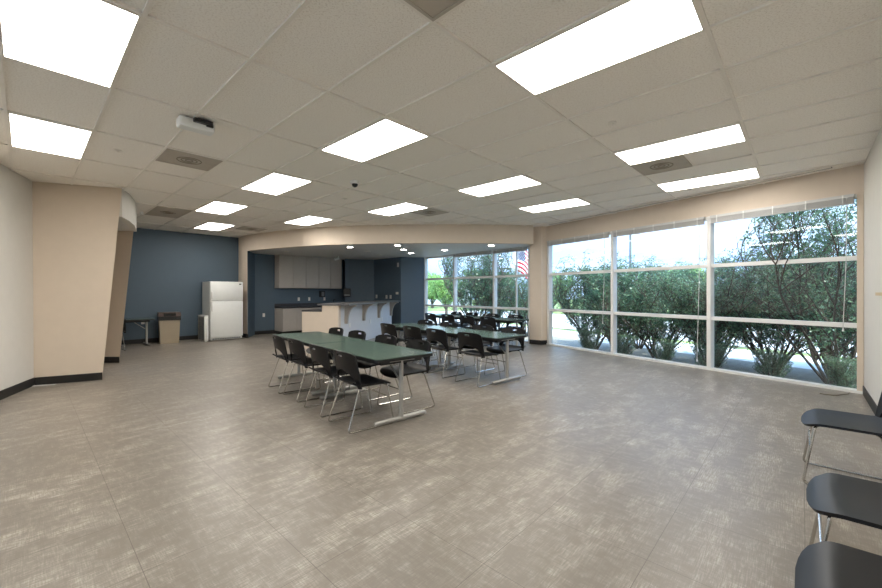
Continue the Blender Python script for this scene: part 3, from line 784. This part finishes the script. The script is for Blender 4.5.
# ------------------------------------------------------------------ outdoors
GZ = -.25
o = struct(MB().prism([(-40, -20), (60, -20), (60, 90), (-40, 90)], GZ-.3, GZ-.02).build('ground', M['grass']), 'lawn outside the windows')
def off(t, o_): q = C1+WD*t-WN*o_; return (q.x, q.y)
struct(MB().prism([off(-6, .2), off(-6, 3.2), off(20, 3.2), off(20, .2)], GZ-.02, GZ).build('ground_bed', M['mulch']), 'mulch planting bed')
struct(MB().prism([off(-12, 6.0), off(-12, 14), off(26, 14), off(26, 6.0)], GZ-.02, GZ+.005).build('ground_road', M['pave']), 'pale paved drive')
struct(MB().prism([(-30, -25), (10, -25), (9, -3), (-7, -2.2), (-30, 8)], GZ-.02, GZ+.004).build('ground_bounce_paving', M['pave']), 'unseen pale paving added behind the building to bounce sunlight in')  # out of view, laid to bounce sun through the rear window onto the ceiling
struct(MB().prism([off(-12, 3.2), off(-12, 5.2), off(26, 5.2), off(26, 3.2)], GZ-.02, GZ+.004).build('ground_path', M['pave']), 'pale concrete footpath')

def tree_mesh(seed, n_stem, height, spread, nleaf, leaf, lo=.3, trunk=0., tw=1.0, rmax=1.1):
    rnd = random.Random(seed); g = MB(); tips = []
    def grow(p, d, L_, r0, lev):
        seg = 6; pts = [p]; rad = [r0]
        for k in range(seg):
            rr_ = math.hypot(p.x, p.y)
            d = (d+Vector((rnd.uniform(-.2, .2), rnd.uniform(-.2, .2), rnd.uniform(-.02, .14)))).normalized()
            if rr_ > rmax*.8: d = (d-Vector((p.x, p.y, 0))/rr_*.25).normalized()
            if p.z > height*.95: d = (d+Vector((0, 0, -.3))).normalized()
            p = p+d*(L_/seg); pts.append(p); rad.append(r0*(1-.75*(k+1)/seg))
        g.tube(pts, rad, 5 if lev < 2 else 4)
        for k in range(seg):
            for f_ in (0, .33, .66):
                q = pts[k].lerp(pts[k+1], f_)
                if q.z > lo*height*rnd.uniform(.6, 1.3) and lev > 0: tips.append(q)
        if lev < 3:
            for k in range(1, seg):
                for _ in range(2 if lev < 1 else 1):
                    a = rnd.uniform(0, 2*PI); dd = (d*.8+Vector((math.cos(a), math.sin(a), rnd.uniform(-.1, .5)))*.8).normalized()
                    grow(pts[k], dd, L_*rnd.uniform(.38, .55), r0*.45, lev+1)
    if trunk: g.tube([(0, 0, 0), (.02, .02, trunk)], [.09*tw, .07*tw], 8)
    for s in range(n_stem):
        a = 2*PI*s/n_stem+rnd.uniform(-.4, .4); sp_ = spread*rnd.uniform(.35, 1.1)
        d = Vector((math.cos(a)*sp_, math.sin(a)*sp_, 1)).normalized()
        grow(Vector((math.cos(a)*.08, math.sin(a)*.08, trunk*.9)), d, (height-trunk)*rnd.uniform(.75, .98), .024*tw, 0)
    sm = bpy.data.meshes.new('stems'); g.bm.to_mesh(sm); g.bm.free(); sm.materials.append(M['bark'])
    vs, fs = [], []
    while len(fs) < nleaf:
        q = tips[rnd.randrange(len(tips))]
        s = leaf*rnd.uniform(.6, 1.2)
        c = q+Vector((rnd.gauss(0, .035), rnd.gauss(0, .035), rnd.gauss(0, .035)))*(height/3)
        if math.hypot(c.x, c.y) > rmax*rnd.uniform(.85, 1.25): continue
        d = Vector((rnd.gauss(0, 1), rnd.gauss(0, 1), rnd.gauss(0, .7))).normalized(); w_ = d.orthogonal().normalized()
        w_ = Matrix.Rotation(rnd.uniform(0, 6.28), 3, d) @ w_
        i = len(vs); vs += [c-d*s, c+w_*s*.42, c+d*s, c-w_*s*.42]; fs.append((i, i+1, i+2, i+3))
    lm = bpy.data.meshes.new('foliage'); lm.from_pydata([tuple(v) for v in vs], [], fs)
    print('TREE', seed, max(v[2] for v in vs), len(sm.vertices))
    return sm, lm
VAR = {
 'shrub_a': tree_mesh(11, 9, 2.2, .6, 11000, .034, .03),
 'shrub_b': tree_mesh(12, 10, 2.3, .6, 12000, .034, .03),
 'shrub_c': tree_mesh(13, 11, 3.1, .62, 13000, .036, .16, rmax=1.35),
 'tree': tree_mesh(21, 7, 5.0, .6, 9000, .12, .25, .8, 2.2, 2.6),
 'tree_b': tree_mesh(22, 8, 4.2, .65, 9000, .12, .22, .6, 2.2, 2.6),
}
def plant(kind, x, y, sc, rz, leafm, label, name, group, z=GZ):
    sm, lm = VAR[kind]
    key = lm.name+leafm
    if key not in bpy.data.meshes:
        l2 = lm.copy(); l2.name = key; l2.materials.clear(); l2.materials.append(M[leafm])
    lm = bpy.data.meshes[key]
    r = empty(name, (x, y, z), rz, label, 'shrub' if 'shrub' in name else 'tree', group); r.scale = (sc, sc, sc)
    a = bpy.data.objects.new('stems', sm); COL.objects.link(a); a.parent = r
    b_ = bpy.data.objects.new('foliage', lm); COL.objects.link(b_); b_.parent = r
shr = [
 ('shrub_c', .62, 1.5, 1.0, .3, 'large multi-stemmed shrub outside the rightmost window bay'),
 ('shrub_b', 1.7, 2.2, 1.0, 2.1, 'leafy shrub outside behind the mullion left of the rightmost bay'),
 ('shrub_a', 2.45, 1.4, .80, 1.0, 'low spreading shrub outside the middle window bay, on its right'),
 ('shrub_b', 3.55, 1.5, .88, 4.0, 'leafy shrub outside the middle window bay, on its left'),
 ('shrub_a', 4.5, 1.4, .98, 5.2, 'dark leafy shrub outside the window bay beside the pillar'),
 ('shrub_b', 5.4, 1.6, 1.0, .7, 'dense shrub outside close to the pillar'),
 ('shrub_a', 3.0, 2.9, .95, 1.7, 'shrub in the back of the bed behind the middle window bay'),
 ('shrub_a', 1.0, 3.0, 1.0, 2.9, 'shrub in the back of the bed behind the rightmost bay'),
 ('shrub_b', 5.0, 3.0, 1.0, 2.2, 'shrub in the back of the bed behind the bay by the pillar'),
 ('shrub_b', -.5, 2.6, 1.2, 2.6, 'shrub outside at the right window edge'),
]
for k, x, y, sc, rz, lb in (('shrub_b', 3.1, 13.9, 1.0, 3.0, 'shrub outside just left of the pillar, below the flag'),
    ('shrub_c', 1.35, 14.8, 1.12, 2.0, 'tall dark shrub outside the window behind the rear tables'), ('shrub_a', 2.25, 15.6, 1.05, 1.0, 'dark shrub outside between the tall one and the flag')):
    plant(k, x, y, sc, rz, 'leaf', lb, 'shrub', 'shrubs in the bed outside the windows')
for k, t, of, sc, rz, lb in shr:
    x, y = off(t, of); plant(k, x, y, sc, rz, 'leaf', lb, 'shrub', 'shrubs in the bed outside the windows')
for k, (t, of, sc) in enumerate(((.30, .62, .27), (1.2, .7, .26), (2.1, .65, .27), (3.0, .75, .25), (3.9, .7, .27), (4.9, .8, .28))):
    x, y = off(t, of); plant('shrub_a', x, y, sc, k*1.1, 'leaf', 'knee-high leafy plant outside against the glass, %s' % ('nearest the right wall', 'second from the right wall', 'third, left of the first mullion', 'fourth, centre of the middle bay', 'fifth, by the second mullion', 'nearest the corner pillar')[k], 'shrub', 'low plants along the glass outside')
trs = [
 ('tree_b', 1.5, 15.5, .60, 'leaf2', 'bright green tree beyond the drive behind the rightmost bay'), ('tree', -5, 17, .7, 'leaf3', 'green tree beyond the drive at far right'),
 ('tree', -1.5, 19, .72, 'leaf2', 'yellow-green tree beyond the drive behind the big shrub'),
 ('tree_b', 6, 16.5, .68, 'leaf3', 'green tree beyond the drive right of the middle bay'), ('tree', 9.5, 14.8, .58, 'leaf2', 'pale green tree in the centre of the middle bay'),
 ('tree_b', 12.5, 16.8, .68, 'leaf2', 'pale green tree left in the middle bay'), ('tree', 16, 16, .60, 'leaf3', 'green tree behind the bay beside the pillar'),
 ('tree_b', 21, 16.5, .72, 'leaf2', 'light green tree seen left of the pillar'), ('tree', 21, 11, .60, 'leaf3', 'green tree behind the window over the rear tables'),
 ('tree_b', 22, 7.0, .62, 'leaf2', 'bright green tree in the far left window pane'), ('tree', 27, 7.5, .62, 'leaf2', 'yellow-green tree farthest left outside'),
 ('tree', 28, 14, .72, 'leaf3', 'green tree at the back left outside'), ('tree_b', 33, 12, .8, 'leaf2', 'bright tree at the far left horizon')]
for i, (k, t, of, sc, lf, lb) in enumerate(trs):
    x, y = off(t, of); plant(k, x, y, sc, i*1.3, lf, lb, 'tree', 'trees beyond the drive')
# flag
fx, fy = 4.20, 22.0
r = empty('flagpole', (fx, fy, GZ), 0, 'tall pale flagpole outside left of the pillar', 'flagpole')
MB().cyl((0, 0), .05, 0, 6.2, 12, .03).build('pole', M['frame'], r, True)
g = MB(); bmesh.ops.create_uvsphere(g.bm, u_segments=12, v_segments=8, radius=.08); bmesh.ops.translate(g.bm, vec=(0, 0, 6.25), verts=g.bm.verts); g.build('finial', M['alu'], r, True)
fl = empty('flag', (fx+.05, fy, 4.05), 0, 'red and white striped flag with blue canton hanging outside left of the pillar', 'flag')
def flagpt(u, v): # u 0..1 along fly, v 0..1 down
    return (u*1.05+.05*math.sin(v*4), .14*math.sin(u*9+v*2), -v*1.5-u*u*.75-u*.25)
def patchm(u0, u1, v0, v1, nu=14, nv=2):
    bm = bmesh.new(); gr = [[bm.verts.new(flagpt(u0+(u1-u0)*a/nu, v0+(v1-v0)*c/nv)) for a in range(nu+1)] for c in range(nv+1)]
    for a in range(nv):
        for c in range(nu): bm.faces.new((gr[a][c], gr[a][c+1], gr[a+1][c+1], gr[a+1][c]))
    bmesh.ops.solidify(bm, geom=bm.faces[:], thickness=.006)
    g = MB(); g.bm.free(); g.bm = bm; return g
for k in range(13):
    u0 = .42 if k < 7 else 0
    patchm(u0, 1, k/13, (k+1)/13).build('stripe', M['flagred'] if k % 2 == 0 else M['flagwhite'], fl, True)
patchm(0, .42, 0, 7/13, 8, 6).build('canton', M['flagblue'], fl, True)
g = MB()
for rr_ in range(9):
    for cc in range(6 if rr_ % 2 == 0 else 5):
        u = (.035+cc*.07+(0 if rr_ % 2 == 0 else .035)); v = (rr_+.8)/9*7/13*.93
        p = flagpt(u, v); pts = []
        for k in range(10):
            R_ = .03 if k % 2 == 0 else .012; a = PI/2+k*PI/5
            pts.append((p[0]+R_*math.cos(a), p[1]-.012, p[2]+R_*math.sin(a)))
        g.loft(pts, [(a, b_-.004, c) for a, b_, c in pts])
g.build('star_field', M['flagwhite'], fl)
def lamp(x, y, hgt, lb):
    r = empty('street_lamp', (x, y, GZ), 0, lb, 'street lamp', 'street lamps outside')
    MB().cyl((0, 0), .09, 0, hgt, 10, .06).build('pole', M['pole'], r, True)
    MB().box((.25, 0, hgt), (.7, .3, .12), bevel=.03).build('lamp_head', M['pole'], r)
lamp(12.2, 25.0, 5.4, 'tall street lamp pole outside the middle window bay')
lamp(4.4, 28.0, 3.3, 'distant street lamp seen through the window left of the pillar')
r = empty('far_building', (-2.6, 50, GZ), .2, 'low pale building far outside behind the leftmost pane', 'building')
MB().box((0, 0, 1.3), (12, 6, 2.6)).build('wall', M['stucco'], r)
MB().box((0, 0, 2.7), (12.6, 6.6, .25)).build('roof', M['soffit'], r)
for k in range(5): MB().box((-4.4+k*2.2, -3.02, 1.4), (1.2, .06, 1.1)).build('window', M['dark'], r)

# ------------------------------------------------------------------ sky, sun, camera
W = bpy.data.worlds.new('World'); S.world = W; W.use_nodes = True; nt = W.node_tree; nt.nodes.clear()
N = nt.nodes.new; L = nt.links.new
o = N('ShaderNodeOutputWorld'); bg = N('ShaderNodeBackground'); tc = N('ShaderNodeTexCoord')
sx = N('ShaderNodeSeparateXYZ'); L(tc.outputs['Generated'], sx.inputs[0])
rp = N('ShaderNodeValToRGB'); rp.color_ramp.elements[0].position = .28; rp.color_ramp.elements[0].color = (.44, .61, .98, 1)
rp.color_ramp.elements[1].position = .6; rp.color_ramp.elements[1].color = (.8, 1.4, 2.5, 1); L(sx.outputs['Z'], rp.inputs[0])
mp = N('ShaderNodeMapping'); mp.inputs['Scale'].default_value = (2, 2, 9); L(tc.outputs['Generated'], mp.inputs[0])
n = N('ShaderNodeTexNoise'); n.inputs['Scale'].default_value = 1.6; n.inputs['Detail'].default_value = 6; L(mp.outputs[0], n.inputs['Vector'])
cr = N('ShaderNodeValToRGB'); cr.color_ramp.elements[0].position = .42; cr.color_ramp.elements[1].position = .68; L(n.outputs['Fac'], cr.inputs[0])
mx = N('ShaderNodeMix'); mx.data_type = 'RGBA'; mx.inputs['B'].default_value = (.66, .80, 1, 1)
L(cr.outputs['Color'], mx.inputs['Factor']); L(rp.outputs['Color'], mx.inputs['A']); L(mx.outputs['Result'], bg.inputs['Color'])
bg.inputs['Strength'].default_value = 1.75; L(bg.outputs[0], o.inputs[0])
sd = bpy.data.lights.new('sun', 'SUN'); sd.energy = 8; sd.angle = .02; sd.color = (1, .95, .86)
so = bpy.data.objects.new('sun', sd); COL.objects.link(so)
el = math.radians(58); az = WD*1.0+(-WN)*.25       # sun stands along the facade, slightly outside it
v = Vector((-az.x*math.cos(el), -az.y*math.cos(el), -math.sin(el)))
v = Vector((WD.x*math.cos(el)+WN.x*-.15, WD.y*math.cos(el)+WN.y*-.15, -math.sin(el)))   # light travels along facade and away from the room
so.rotation_euler = v.to_track_quat('-Z', 'Y').to_euler()

cd = bpy.data.cameras.new('camera'); cam = bpy.data.objects.new('camera', cd); COL.objects.link(cam)
cam.location = (0, 0, H); cam.rotation_euler = (PI/2, 0, 0)
cd.sensor_width = 36; cd.lens = 388/882*36; cd.shift_y = -1.4/882; cd.clip_start = .05; cd.clip_end = 300
S.camera = cam
S.view_settings.view_transform = 'Standard'; S.view_settings.look = 'None'; S.view_settings.exposure = 0.70; S.view_settings.gamma = 1
S.view_settings.use_curve_mapping = False
